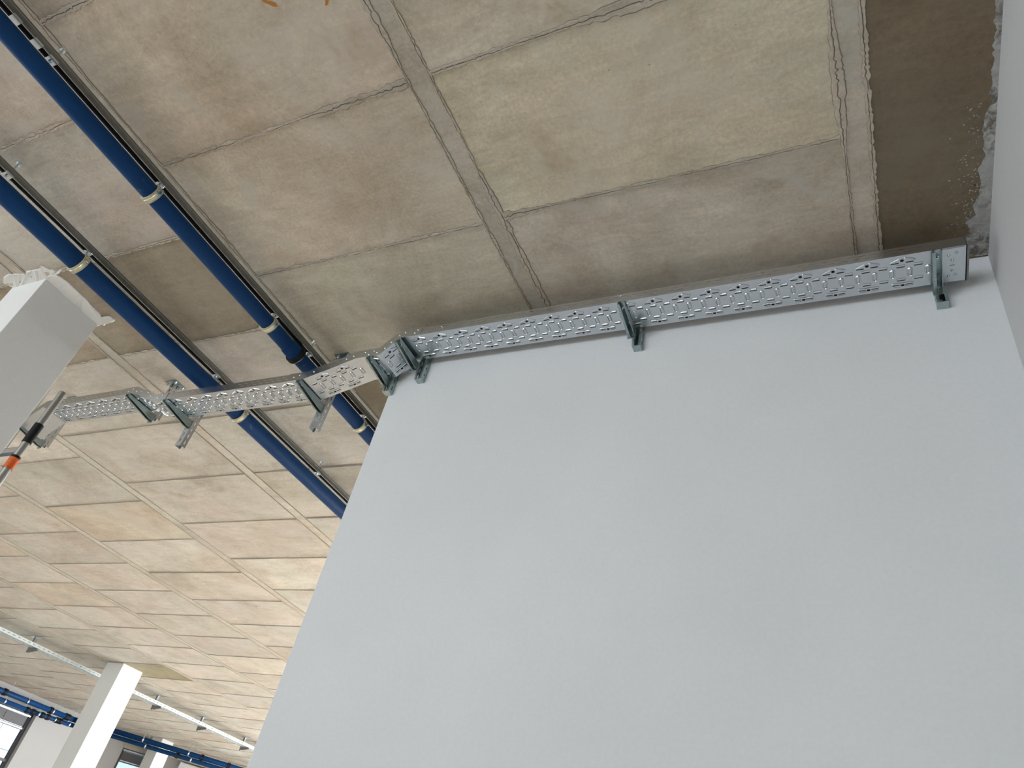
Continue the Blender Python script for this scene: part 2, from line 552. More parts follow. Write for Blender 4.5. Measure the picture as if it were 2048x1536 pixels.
# orange marking paint strokes and little white chips
def flake(pts, mi, z=0.0012):
    base = len(cb.v)
    for p in pts: cb.v.append((p[0], p[1], ZC - z))
    cb.face(tuple(range(base, base + len(pts))), mi)
flake([(-1.955, 0.585), (-1.935, 0.588), (-1.900, 0.612), (-1.902, 0.628), (-1.918, 0.622)], 2)
flake([(-1.660, 0.640), (-1.648, 0.650), (-1.694, 0.690), (-1.706, 0.690), (-1.690, 0.668)], 2)
for (x, y, l, an) in [(-1.51, 1.71, 0.012, 0.2), (-2.31, 1.955, 0.008, 1.2), (-2.318, 1.985, 0.007, 0.4), (-2.30, 2.0, 0.009, 2.0), (-4.62, 1.20, 0.012, 2.4), (-4.55, 1.25, 0.016, 2.2), (-4.0, 2.16, 0.008, 1.1), (-4.03, 2.19, 0.01, 0.9)]:
    ca, sa = math.cos(an), math.sin(an)
    flake([(x - l * ca, y - l * sa), (x + 0.003 * sa, y - 0.003 * ca), (x + l * ca, y + l * sa), (x - 0.003 * sa, y + 0.003 * ca)], 3)
structure('ceiling', cb, [M['soffit'], M['smearR'], M['orangepaint'], M['column']])

# slab body above the soffit, so the soffit has real depth
b = MB(); b.box(-19.5, 4.0, -9.0, 22.0, ZC + 0.004, ZC + 0.3)
structure('trim_1', b, M['soffit'])

# ---- walls
b = MB(); b.box(-2.417, XE, YW, YCORE, 0, ZC)
structure('wall_front', b, M['wall'], bevel=0.004)
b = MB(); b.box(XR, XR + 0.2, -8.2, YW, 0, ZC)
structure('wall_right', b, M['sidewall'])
OZ0, OZ1 = -0.62 + H0, 2.12 + H0
def wall_x(y0, y1, x0, x1, mb, o0, o1, z0=OZ0, z1=OZ1):          # wall along x with one wide opening
    mb.box(x0, o0, y0, y1, 0, ZC); mb.box(o1, x1, y0, y1, 0, ZC)
    mb.box(o0, o1, y0, y1, 0, z0); mb.box(o0, o1, y0, y1, z1, ZC)
def wall_y(x0, x1, y0, y1, mb, o0, o1, z0=OZ0, z1=OZ1):
    mb.box(x0, x1, y0, o0, 0, ZC); mb.box(x0, x1, o1, y1, 0, ZC)
    mb.box(x0, x1, o0, o1, 0, z0); mb.box(x0, x1, o0, o1, z1, ZC)
b = MB(); wall_x(-8.2, -8.0, -18.7, XR, b, -9.4, -1.4, 0.22 + H0, 2.58 + H0)
structure('wall_back', b, M['facade'])
b = MB(); wall_x(YF, YF + 0.2, -14.2, XE + 0.2, b, -11.5, 2.3)
structure('wall_far', b, M['facade'])
b = MB(); wall_y(XE, XE + 0.2, YCORE, YF, b, 6.3, 19.7)
structure('wall_far_right', b, M['facade'])
WZ1 = 2.38 + H0; WZ0 = 0.2 + H0
b = MB()
wall_y(XL - 0.25, XL, YB, 9.2, b, -6.9, 2.1)
wall_y(XL - 0.25, XL, 9.2, FC.y + 0.1, b, 10.75, 12.23, WZ0, WZ1)
structure('wall_left', b, M['facade'])
# canted facade, built along its own direction and then turned
FL = (YF + 0.2 - FC.y) / FD.y
def facet(u, v, z):                               # u along the facade, v towards the room
    return (FC.x + FD.x * u + FD.y * v, FC.y + FD.y * u - FD.x * v, z)
U0 = 1.82 - 1.18; U1 = U0 + 1.1                    # window in it
b = MB()
b.box(0, U0, -0.25, 0, 0, ZC); b.box(U1, FL, -0.25, 0, 0, ZC)
b.box(U0, U1, -0.25, 0, 0, WZ0); b.box(U0, U1, -0.25, 0, WZ1, ZC)
b.map(facet)
structure('wall_far_left', b, M['facade'])
b = MB(); b.box(1.80, FL, 0.0, 0.10, 2.46 + H0, 2.52 + H0); b.map(facet)
structure('trim_2', b, M['tan'])
b = MB(); b.box(U0 - 0.02, U1, 0.0, 0.03, WZ1 + 0.02, WZ1 + 0.07); b.map(facet)
structure('trim_3', b, M['tan'])
b = MB(); b.box(U1 + 0.35, FL, 0.0, 0.35, 0, 2.40 + H0); b.map(facet)
structure('wall_far_left', b, M['facade'])

def window(name, along, u0, u1, z0, z1, splits, fn):
    w_ = bpy.data.objects.new(name, None); COL.objects.link(w_); w_['kind'] = 'structure'
    t = 0.06
    f = MB()
    f.box(u0, u0 + t, -0.20, -0.12, z0, z1); f.box(u1 - t, u1, -0.20, -0.12, z0, z1)
    f.box(u0, u1, -0.20, -0.12, z0, z0 + t); f.box(u0, u1, -0.20, -0.12, z1 - t, z1)
    for (zz, h) in splits: f.box(u0, u1, -0.20, -0.11, zz, zz + h)
    f.map(fn); f.build('window_frame', M['frame'], w_)
    gl = MB(); gl.box(u0 + t, u1 - t, -0.165, -0.155, z0 + t, z1 - t); gl.map(fn); gl.build('pane', M['glass'], w_)
    return w_
def alongy(u, v, z): return (XL + v, u, z)
w1 = window('window_1', 'y', 10.75, 12.23, WZ0, WZ1, [(1.33 + H0, 0.06), (2.02 + H0, 0.05)], alongy)
p = MB(); p.box(10.81, 12.11, -0.15, -0.11, 2.08 + H0, 2.30 + H0); p.box(10.81, 11.5, -0.11, -0.10, 2.12 + H0, 2.26 + H0); p.box(11.55, 12.06, -0.11, -0.10, 2.12 + H0, 2.26 + H0)
p.map(alongy); p.build('spandrel_panel', M['panel'], w1)
p = MB(); p.box(10.81, 12.15, -0.10, -0.07, 2.305 + H0, 2.34 + H0); p.box(10.81, 12.11, -0.10, -0.075, 2.025 + H0, 2.05 + H0)
p.map(alongy); p.build('shutter_rail', M['galv'], w1)
w2 = window('window_2', 'f', U0, U1, WZ0, WZ1, [(2.07 + H0, 0.05)], facet)
p = MB(); p.box(U0 + 0.06, U1 - 0.06, -0.15, -0.11, 2.12 + H0, 2.31 + H0); p.box(U0 + 0.1, U0 + 0.45, -0.11, -0.10, 2.15 + H0, 2.28 + H0)
p.map(facet); p.build('spandrel_panel', M['panel'], w2)
p = MB(); p.box(U0 + 0.03, U1 - 0.05, -0.10, -0.07, 2.325 + H0, 2.36 + H0); p.box(U0 + 0.06, U1 - 0.05, -0.10, -0.075, 2.085 + H0, 2.11 + H0)
p.map(facet); p.build('shutter_rail', M['galv'], w2)
# frames of the wide openings that let the daylight in
def strip_window(name, fn, u0, u1, OZ0=OZ0, OZ1=OZ1):
    w_ = bpy.data.objects.new(name, None); COL.objects.link(w_); w_['kind'] = 'structure'
    f = MB(); n = int((u1 - u0) / 1.9); k = (u1 - u0) / n
    for i in range(n + 1):
        c_ = min(max(u0 + i * k, u0 + 0.03), u1 - 0.03)
        f.box(c_ - 0.03, c_ + 0.03, -0.10, -0.04, OZ0, OZ1)
    f.box(u0, u1, -0.10, -0.04, OZ0, OZ0 + 0.06); f.box(u0, u1, -0.10, -0.04, OZ1 - 0.06, OZ1)
    f.map(fn); f.build('window_frame', M['frame'], w_)
strip_window('window_3', lambda u, v, z: (u, -8.0 + v, z), -9.4, -1.4, 0.22 + H0, 2.58 + H0)
strip_window('window_4', lambda u, v, z: (XL + v, u, z), -6.9, 2.1)
strip_window('window_5', lambda u, v, z: (u, YF - v, z), -11.5, 2.3)
strip_window('window_6', lambda u, v, z: (XE - v, u, z), 6.3, 19.7)

# building across the street, glimpsed through the left hand window
nb = thing('neighbour_building', (-60, 28, 0), 'pale rendered building seen through the window at bottom left', 'building')
b = MB(); b.box(-8, 0, -14, 14, 0, 9.0); wall_nb = b.build('wall', M['brick'], nb)
for i in range(6):
    for j in range(3):
        b = MB(); b.box(0.0, 0.08, -12.5 + i * 4.4, -10.9 + i * 4.4, 1.0 + j * 2.8, 2.5 + j * 2.8)
        b.build('window_pane', M['brickpane'], nb)

# ================================================================== COLUMNS
def column(x1, y0, wx, wy, label, extra=None):
    t = thing('column', (x1 - wx / 2, y0 + wy / 2, 0), label, 'column', 'square plastered columns')
    b = MB(); b.box(-wx / 2, wx / 2, -wy / 2, wy / 2, 0, ZC)
    b.build('shaft', M['column'], t, bevel=0.003)
    return t
c1 = column(-4.50, 1.50, 0.355, 0.42, 'thick white plastered column with torn plaster round its top, nearest the camera')
column(-12.11, 9.01, 0.43, 0.45, 'white square column in mid distance, in front of the long far cable tray')
column(-17.15, 14.90, 0.37, 0.40, 'farthest white column, behind the blue pipes at the bottom edge')

def smear(name, outline, parent, depth):
    """irregular plaster smear on the soffit: outline resampled, jittered, with body"""
    pts = []
    k = len(outline)
    for i in range(k):
        a = Vector(outline[i]); c_ = Vector(outline[(i + 1) % k]); n = max(1, int((c_ - a).length / 0.008))
        for j in range(n):
            q = a + (c_ - a) * j / n
            if 0 < j:
                q = q + Vector((noise.noise(Vector((q.x * 90, q.y * 90, 0))), noise.noise(Vector((q.x * 90, q.y * 90, 9))))) * 0.004
            pts.append(q)
    ox, oy = parent.location.x, parent.location.y
    m = MB(); n = len(pts)
    cx = sum(p.x for p in pts) / n; cy = sum(p.y for p in pts) / n
    for p in pts: m.v.append((p.x - ox, p.y - oy, ZC - 0.0008))
    for p in pts:
        dd = Vector((cx - p.x, cy - p.y)); dd = dd.normalized() * min(0.006, dd.length * 0.3)
        m.v.append((p.x + dd.x - ox, p.y + dd.y - oy, ZC - depth * (0.7 + 0.6 * noise.noise(Vector((p.x * 40, p.y * 40, 3))))))
    for i in range(n):
        j = (i + 1) % n
        m.face((i, j, n + j, n + i))
    m.face(tuple(n + i for i in range(n)))
    return m.build(name, M['smear'], parent)
smear('plaster_smear', [(-4.822, 1.411), (-4.878, 1.449), (-4.872, 1.472), (-4.85, 1.50), (-4.5, 1.51), (-4.44, 1.50), (-4.367, 1.489), (-4.299, 1.47), (-4.303, 1.462), (-4.37, 1.463), (-4.386, 1.449), (-4.40, 1.452), (-4.419, 1.422), (-4.436, 1.408), (-4.45, 1.425), (-4.512, 1.422), (-4.592, 1.415), (-4.626, 1.432), (-4.705, 1.41), (-4.761, 1.402)], c1, 0.008)
smear('plaster_smear', [(-4.434, 1.478), (-4.39, 1.488), (-4.379, 1.516), (-4.366, 1.569), (-4.373, 1.65), (-4.374, 1.707), (-4.389, 1.768), (-4.389, 1.828), (-4.403, 1.875), (-4.356, 1.874), (-4.326, 1.883), (-4.322, 1.914), (-4.349, 1.928), (-4.392, 1.93), (-4.442, 1.934), (-4.463, 1.944), (-4.461, 1.93), (-4.54, 1.936), (-4.52, 1.915), (-4.51, 1.70), (-4.51, 1.49)], c1, 0.010)

# ================================================================== CABLE TRAY
TW = 0.192; TY0 = 2.325; TFL = 0.052; P = 0.133

def gridplate(mb, S0, S1, T0, T1, holes, rounds, conv, mi=0, pocket=None):
    """flat plate in (s,t) with rectangular and round holes; conv maps (s,t)->(s,t,h)"""
    sc = {S0, S1}; tcut = {T0, T1}
    rects = []
    for (a, b_, c_, d_) in holes:
        a = max(a, S0); b_ = min(b_, S1)
        if b_ - a < 0.004: continue
        rects.append((a, b_, c_, d_)); sc |= {a, b_}; tcut |= {c_, d_}
    rr = []
    for (cs, ct, r) in rounds:
        if cs - r <= S0 or cs + r >= S1: continue
        rr.append((cs - r, cs + r, ct - r, ct + r, cs, ct, r)); sc |= {cs - r, cs + r}; tcut |= {ct - r, ct + r}
    ss = sorted(sc); tt = sorted(tcut)
    for i in range(len(ss) - 1):
        for j in range(len(tt) - 1):
            a, b_, c_, d_ = ss[i], ss[i + 1], tt[j], tt[j + 1]
            if b_ - a < 1e-6 or d_ - c_ < 1e-6: continue
            ms, mt = (a + b_) / 2, (c_ + d_) / 2
            if any(q[0] < ms < q[1] and q[2] < mt < q[3] for q in rects): continue
            if any(q[0] < ms < q[1] and q[2] < mt < q[3] for q in rr): continue
            n = len(mb.v)
            mb.v += [conv(a, c_), conv(b_, c_), conv(b_, d_), conv(a, d_)]
            mb.face((n, n + 1, n + 2, n + 3), mi)
    if pocket is not None:                        # lanced slots: shallow near-black pockets, shade painted in behind the openings
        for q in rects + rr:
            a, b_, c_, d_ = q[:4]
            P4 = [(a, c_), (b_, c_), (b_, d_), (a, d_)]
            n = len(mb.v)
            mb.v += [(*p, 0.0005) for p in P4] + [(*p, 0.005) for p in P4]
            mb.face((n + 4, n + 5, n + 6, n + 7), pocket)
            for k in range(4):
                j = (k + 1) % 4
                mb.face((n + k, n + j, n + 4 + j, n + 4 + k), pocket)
    for (a, b_, c_, d_, cs, ct, r) in rr:
        # square ring around a round hole
        n = len(mb.v); K = 16
        for k in range(K):
            t = 2 * math.pi * (k + 0.5) / K
            u, v_ = math.cos(t), math.sin(t)
            mb.v.append(conv(cs + u * r * 0.97, ct + v_ * r * 0.97))
        for k in range(K):
            t = 2 * math.pi * (k + 0.5) / K
            u, v_ = math.cos(t), math.sin(t); q = 1.0 / max(abs(u), abs(v_))
            mb.v.append(conv(cs + u * r * q, ct + v_ * r * q))
        for k in range(K):
            j = (k + 1) % K
            mb.face((n + k, n + j, n + K + j, n + K + k), mi)

def rib(mb, s0, t0, s1, t1, wd, h):
    """embossed ridge on the underside (towards -h)"""
    a = Vector((s0, t0)); b_ = Vector((s1, t1)); d = (b_ - a).normalized(); n_ = Vector((-d.y, d.x))
    prof = [(-1, 0), (-0.75, 0.55), (-0.3, 0.95), (0.3, 0.95), (0.75, 0.55), (1, 0)]
    ends = [(0.0, 0.0), (0.25, 0.65), (0.6, 1.0)]
    L = (b_ - a).length; st = [(e * wd, f) for e, f in ends] + [(L - e * wd, f) for e, f in reversed(ends)]
    rows = []
    for (x, f) in st:
        row = []
        for (o_, z_) in prof:
            q = a + d * x + n_ * o_ * wd / 2 * (0.35 + 0.65 * f)
            row.append(len(mb.v)); mb.v.append((q.x, q.y, -z_ * h * f - 0.0009))
        rows.append(row)
    for i in range(len(rows) - 1):
        for j in range(len(prof) - 1):
            mb.face((rows[i][j], rows[i][j + 1], rows[i + 1][j + 1], rows[i + 1][j]))

def oval(mb, cs, ct, hw, hl):
    """shallow raised oval outline"""
    K = 20; n = len(mb.v)
    for (q, z_) in ((1.12, 0.0), (0.95, 0.0036), (0.70, 0.0036), (0.52, 0.0004)):
        for k in range(K):
            t = 2 * math.pi * k / K
            u, v_ = math.cos(t), math.sin(t)
            x = u * hw * q; y = v_ * hw * q + (hl - hw) * (1 if v_ > 0 else -1) if abs(v_) > 1e-6 else 0.0
            mb.v.append((cs + x, ct + y, -z_ - 0.0009))
    for r in range(3):
        for k in range(K):
            j = (k + 1) % K
            mb.face((n + r * K + k, n + r * K + j, n + (r + 1) * K + j, n + (r + 1) * K + k))

def tray_part(L, off=0.0, perf=(None, None), detail=True, flange_slots=True):
    """local: s along 0..L, t 0..TW, h up. perf = stretch carrying the pattern"""
    mb = MB()
    p0 = perf[0] if perf[0] is not None else 0.0
    p1 = perf[1] if perf[1] is not None else L
    holes = []; rounds = []; ribs = []; ovals = []
    k = -1
    while k * P + off < p1 + P:
        s = k * P + off
        for q in (0.0, P / 2):
            holes.append((s + q + 0.034, s + q + 0.066, 0.0610, 0.0675)); ribs.append((s + q + 0.032, 0.0568, s + q + 0.068, 0.0568, 0.0070, 0.0042))
            holes.append((s + q + 0.034, s + q + 0.066, 0.1375, 0.1440)); ribs.append((s + q + 0.032, 0.1333, s + q + 0.068, 0.1333, 0.0070, 0.0042))
            ovals.append((s + q + 0.0175, 0.0990, 0.0098, 0.0240))
        holes.append((s + 0.016, s + 0.044, 0.1640, 0.1700)); holes.append((s + 0.066, s + 0.094, 0.1640, 0.1700))
        ribs.append((s + 0.012, 0.1595, s + 0.098, 0.1595, 0.0070, 0.0042))
        rounds.append((s + 0.055, 0.1690, 0.0078))
        ribs.append((s + 0.014, 0.1750, s + 0.046, 0.1800, 0.0035, 0.0018)); ribs.append((s + 0.064, 0.1800, s + 0.096, 0.1750, 0.0035, 0.0018))
        holes.append((s + 0.014, s + 0.044, 0.0385, 0.0440)); holes.append((s + 0.070, s + 0.100, 0.0385, 0.0440))
        ribs.append((s + 0.012, 0.0345, s + 0.048, 0.0165, 0.0045, 0.0030)); ribs.append((s + 0.064, 0.0160, s + 0.106, 0.0310, 0.0085, 0.0045))
        rounds.append((s + 0.0565, 0.0290, 0.0075))
        k += 1
    inside = lambda a, c_: a > p0 + 0.003 and c_ < p1 - 0.003
    holes = [h for h in holes if inside(h[0], h[1])]; rounds = [r for r in rounds if inside(r[0] - 0.01, r[0] + 0.01)]
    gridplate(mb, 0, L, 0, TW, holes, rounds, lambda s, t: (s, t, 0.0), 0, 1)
    for r in ribs:
        if inside(r[0], r[2]): rib(mb, *r)
    for o_ in ovals:
        if inside(o_[0] - 0.01, o_[0] + 0.01): oval(mb, *o_)
    fh = []
    if flange_slots:
        s = 0.01
        while s < L - 0.03:
            if inside(s, s + 0.06): fh.append((s, s + 0.026, 0.016, 0.0195)); fh.append((s + 0.025, s + 0.051, 0.033, 0.0365))
            s += 0.050
    gridplate(mb, 0, L, 0, TFL, fh, [], lambda s, t: (s, 0.0, t))
    gridplate(mb, 0, L, 0, TFL, fh, [], lambda s, t: (s, TW, t))
    for t, d in ((0.0, 1), (TW, -1)):             # rolled lips
        n = len(mb.v); mb.v += [(0, t, TFL), (L, t, TFL), (L, t + d * 0.008, TFL), (0, t + d * 0.008, TFL)]; mb.face((n, n + 1, n + 2, n + 3))
    return mb

def place_run(mb, a, b_, parent, name, y0=TY0, label=None, mat='galv'):
    """a,b_: (x,z) ends of the run; heights from the camera"""
    A = Vector((a[0], 0, a[1] + H0)); B = Vector((b_[0], 0, b_[1] + H0)); d = (B - A).normalized(); up = Vector((-d.z, 0, d.x))
    o0 = parent.location
    def fn(s, t, h):
        q = A + d * s + up * h
        return (q.x - o0.x, y0 + t - o0.y, q.z - o0.z)
    mb.map(fn)
    o = mb.build(name, [M[mat], M['inshade']], parent, solid=0.0010)
    if label: o['label'] = label
    return o

RUN = [(-6.9, 2.463), (-5.33, 2.463), (-5.50, 2.33)]
tray = thing('cable_tray', (-2.3, 2.42, 2.40 + H0), 'long perforated galvanised cable tray stepping along the top of the big wall', 'cable tray')
Z0T, Z1T, Z2T, Z3T = 2.463, 2.361, 2.465, 2.575
place_run(tray_part(5.34 - 4.37, 0.02), (-5.34, Z0T), (-4.37, Z0T), tray, 'tray_section')
place_run(tray_part(math.hypot(0.25, Z0T - Z1T), 0.03), (-4.37, Z0T), (-4.12, Z1T), tray, 'offset_fitting')
place_run(tray_part(4.12 - 2.86, 0.0), (-4.12, Z1T), (-2.86, Z1T), tray, 'tray_section')
place_run(tray_part(math.hypot(0.34, Z2T - Z1T), 0.05), (-2.86, Z1T), (-2.52, Z2T), tray, 'tray_section')
place_run(tray_part(0.155, 0.03), (-2.52, Z2T), (-2.365, Z2T), tray, 'offset_fitting')
place_run(tray_part(math.hypot(0.105, Z3T - Z2T), 0.0), (-2.365, Z2T), (-2.26, Z3T), tray, 'offset_fitting')
place_run(tray_part(0.467 + 2.26, 0.045, (0.02, 2.61)), (-2.26, Z3T), (0.467, Z3T), tray, 'tray_section')
# steep drop at the far left, into a plain chute
place_run(tray_part(0.22, 0.0, (9, 9)), (-5.50, 2.325), (-5.34, Z0T), tray, 'offset_fitting')

def local(parent, mb):
    o = parent.location
    mb.map(lambda x, y, z: (x - o.x, y - o.y, z - o.z)); return mb
# joint plates on the visible side of each bend
def joint_plate(pts, y, name='joint_plate'):
    m = MB(); lo = [(x, z + H0 - 0.002) for x, z in pts]; hi = [(x, z + H0 + TFL + 0.002) for x, z in pts]
    m.prism(lo + hi[::-1], 'y', y - 0.0022, y, 0)
    return local(tray, m).build(name, M['galv'], tray)
joint_plate([(-4.50, Z0T), (-4.37, Z0T), (-4.12, Z1T), (-4.00, Z1T)], TY0 - 0.001)
joint_plate([(-2.98, Z1T), (-2.86, Z1T), (-2.74, Z1T + 0.037)], TY0 - 0.001)
joint_plate([(-2.62, Z2T - 0.031), (-2.52, Z2T), (-2.365, Z2T), (-2.26, Z3T), (-2.13, Z3T)], TY0 - 0.001)
joint_plate([(-5.48, 2.345), (-5.34, Z0T), (-5.24, Z0T)], TY0 - 0.001)
# coupling plate under the right hand end with its round bolt heads and slot
m = MB()
gridplate(m, 0.355, 0.463, 0.004, TW - 0.004, [(0.410, 0.428, 0.094, 0.0985)], [], lambda s, t: (s, TY0 + t, Z3T + H0 - 0.0022))
local(tray, m).build('coupling_plate', M['galv'], tray, solid=0.0015)
def bolt_head(x, y, z, parent, r=0.0055, h=0.004, axis='z', name='bolt'):
    m = MB()
    prof = [(0, r), (-h * 0.5, r * 0.95), (-h * 0.85, r * 0.6), (-h, r * 0.05)]
    m.lathe(prof, (x, y, z), axis, 14)
    return local(parent, m).build(name, M['bolt'], parent, smooth=True)
for (x, t) in [(0.405, 0.038), (0.418, 0.066), (0.418, 0.126), (0.405, 0.155)]:
    bolt_head(x, TY0 + t, Z3T + H0 - 0.003, tray, 0.006, 0.006)
for (x, t) in [(0.432, 0.036), (0.432, 0.156)]:
    m = MB(); m.tube((x, TY0 + t, Z3T + H0 - 0.003), (x, TY0 + t, Z3T + H0 - 0.007), 0.008, 0.008, 16)
    m.tube((x, TY0 + t, Z3T + H0 - 0.007), (x, TY0 + t, Z3T + H0 - 0.016), 0.004, 0.004, 10)
    local(tray, m).build('bolt', M['bolt'], tray)
# end plate closing the right hand end
m = MB(); m.prism([(TY0 - 0.002, Z3T + H0 - 0.004), (TY0 + TW + 0.002, Z3T + H0 - 0.004), (TY0 + TW + 0.002, Z3T + H0 + TFL), (TY0 - 0.002, Z3T + H0 + TFL)], 'x', 0.467, 0.470)
m.prism([(TY0 - 0.002, Z3T + H0 - 0.004), (TY0 + TW + 0.002, Z3T + H0 - 0.004), (TY0 + TW + 0.002, Z3T + H0 - 0.001), (TY0 - 0.002, Z3T + H0 - 0.001)], 'x', 0.467, 0.478)
local(tray, m).build('end_plate', M['rail'], tray)
# side bolts on the joint plates
for (x, z) in [(-4.44, Z0T + 0.022), (-4.40, Z0T + 0.038), (-4.35, Z0T + 0.012), (-4.30, Z0T + 0.005), (-4.22, Z0T - 0.015), (-4.17, Z1T + 0.05), (-4.08, Z1T + 0.02), (-4.05, Z1T + 0.04),
               (-2.94, Z1T + 0.025), (-2.90, Z1T + 0.035), (-2.80, Z1T + 0.045), (-2.59, Z2T + 0.005), (-2.545, Z2T + 0.02), (-2.47, Z2T + 0.035), (-2.44, Z2T + 0.015), (-2.41, Z2T + 0.035),
               (-2.385, Z2T + 0.02), (-2.34, Z2T + 0.045), (-2.31, Z2T + 0.085), (-2.27, Z3T + 0.02), (-2.235, Z3T + 0.035), (-2.17, Z3T + 0.02), (-2.155, Z3T + 0.04), (-2.0, Z3T + 0.035), (-0.98, Z3T + 0.038)]:
    bolt_head(x, TY0 - 0.003, z + H0, tray, 0.0058, 0.004, 'y')

# ---- cantilever arms and the channels that carry them
def arm_mesh(parent, x, z, y_wall=2.524, y_tip=2.318, drop=0.046, wd=0.034):
    """open channel arm under the tray: top web, two tapering cheeks with small feet"""
    m = MB(); t = 0.0025
    zt = z + H0 - 0.0045
    m.box(x - wd / 2, x + wd / 2, y_tip, y_wall, zt - t, zt)
    for sx in (-1, 1):
        xo = x + sx * wd / 2; xi = xo - sx * t
        m.prism([(y_tip, zt), (y_tip, zt - 0.018), (y_wall - 0.03, zt - drop), (y_wall, zt - drop), (y_wall, zt)], 'x', min(xi, xo), max(xi, xo))
    # turned foot along the left cheek, the pale edge one sees from below
    n = len(m.v); xo = x - wd / 2
    for (y, zz) in ((y_tip, zt - 0.018), (y_wall - 0.03, zt - drop), (y_wall, zt - drop)):
        m.v += [(xo - 0.001, y, zz - 0.001), (xo + 0.011, y, zz - 0.001)]
    m.face((n, n + 1, n + 3, n + 2)); m.face((n + 2, n + 3, n + 5, n + 4))
    m.box(x - wd / 2 - 0.004, x + wd / 2 + 0.004, y_wall - 0.004, y_wall, zt - drop - 0.015, zt)
    a = local(parent, m).build('arm', M['zinc'], parent, solid=0.001)
    for (yy, dz) in ((y_tip + 0.035, 0.006), (y_wall - 0.06, 0.006)):
        q = MB(); q.tube((x, yy, zt - t), (x, yy, zt - t - dz), 0.008, 0.008, 6); q.tube((x, yy, zt - t - dz), (x, yy, zt - t - 0.016), 0.0035, 0.0035, 8)
        local(parent, q).build('bolt', M['bolt'], a)
    q = MB(); q.tube((x, y_wall - 0.004, zt - drop * 0.6), (x, y_wall - 0.012, zt - drop * 0.6), 0.009, 0.009, 6)
    local(parent, q).build('bolt', M['bolt'], a)
    return a

def channel(parent, x0, x1, y0, y1, z0, z1, name='channel', open_side='front', mat='zinc', slot_pitch=0.05):
    """C channel standing upright with slotted back and sides"""
    m = MB(); t = 0.0025; L = z1 - z0
    sl = []; s = 0.018
    while s < L - 0.03: sl.append(s); s += slot_pitch
    cx = (x0 + x1) / 2; cy = (y0 + y1) / 2
    # sides
    for xx in (x0, x1):
        gridplate(m, 0, L, 0, y1 - y0, [(s, s + 0.028, (y1 - y0) / 2 - 0.0045, (y1 - y0) / 2 + 0.0045) for s in sl], [], lambda a, b_, xx=xx: (xx, y0 + b_, z0 + a))
    yb, yf = (y1, y0) if open_side == 'front' else (y0, y1)
    gridplate(m, 0, L, 0, x1 - x0, [(s + 0.01, s + 0.036, (x1 - x0) / 2 - 0.006, (x1 - x0) / 2 + 0.006) for s in sl], [], lambda a, b_: (x0 + b_, yb, z0 + a))
    for (xa, xb) in ((x0, x0 + 0.010), (x1 - 0.010, x1)):
        n = len(m.v); m.v += [(xa, yf, z0), (xb, yf, z0), (xb, yf, z1), (xa, yf, z1)]; m.face((n, n + 1, n + 2, n + 3))
    return local(parent, m).build(name, M[mat], parent, solid=0.0022)

def wall_bracket(xa, z, xc, zb, zt, label, cap=True):
    t = thing('tray_bracket', (xc, YW - 0.02, zb + H0), label, 'tray bracket', 'wall brackets under the cable tray')
    ch = channel(t, xc - 0.0205, xc + 0.0205, 2.522, YW - 0.001, zb + H0, zt + H0)
    arm_mesh(t, xa, z, y_wall=2.521)
    if cap:
        m = MB(); m.box(xc - 0.0215, xc + 0.0215, 2.5205, YW - 0.001, zb + H0 - 0.003, zb + H0)
        local(t, m).build('end_cap', M['zinc'], ch)
    return t
wall_bracket(0.362, Z3T, 0.370, 2.470, 2.70, 'zinc wall bracket holding the right hand end of the cable tray')
wall_bracket(-0.975, Z3T, -0.948, 2.459, 2.70, 'zinc wall bracket at the middle of the straight tray, alone on the bare wall')
wall_bracket(-2.262, 2.560, -2.215, 2.435, 2.68, 'zinc wall bracket just right of the upper tray bend, above the wall corner')
wall_bracket(-2.428, Z2T, -2.412, 2.372, 2.62, 'zinc bracket hugging the left edge of the big wall')

def hanger(xa, z, xc, zb, label, group='ceiling hangers of the near tray'):
    t = thing('tray_hanger', (xc, 2.58, ZC), label, 'tray hanger', group)
    channel(t, xc - 0.025, xc + 0.025, 2.560, 2.600, zb + H0, ZC - 0.008, 'post', open_side='back', mat='galv')
    arm_mesh(t, xa, z, y_wall=2.559, drop=0.052)
    m = MB(); m.box(xc - 0.055, xc + 0.055, 2.53, 2.63, ZC - 0.008, ZC - 0.001)
    m.box(xc - 0.021, xc + 0.021, 2.564, 2.596, ZC - 0.07, ZC - 0.008)
    hp = local(t, m).build('head_plate', M['zinc'], t)
    for (dx, dy) in ((-0.04, -0.035), (0.04, -0.035), (-0.04, 0.035), (0.04, 0.035)):
        q = MB(); q.tube((xc + dx, 2.58 + dy, ZC - 0.008), (xc + dx, 2.58 + dy, ZC - 0.016), 0.009, 0.009, 6)
        q.tube((xc + dx, 2.58 + dy, ZC - 0.016), (xc + dx, 2.58 + dy, ZC - 0.028), 0.0045, 0.0045, 8)
        local(t, q).build('anchor_bolt', M['bolt'], hp)
    return t
hanger(-2.885, Z1T, -2.885, 2.187, 'slotted steel hanger at the rising bend, its post ending low beside the big wall')
hanger(-3.990, Z1T, -3.990, 2.165, 'slotted steel hanger just right of the left tray step, long post hanging free')
hanger(-4.420, Z0T, -4.420, 2.440, 'short slotted steel hanger left of the left tray step')
hanger(-5.53, 2.345, -5.53, 2.31, 'steel hanger half hidden by the near column and the striped pole')
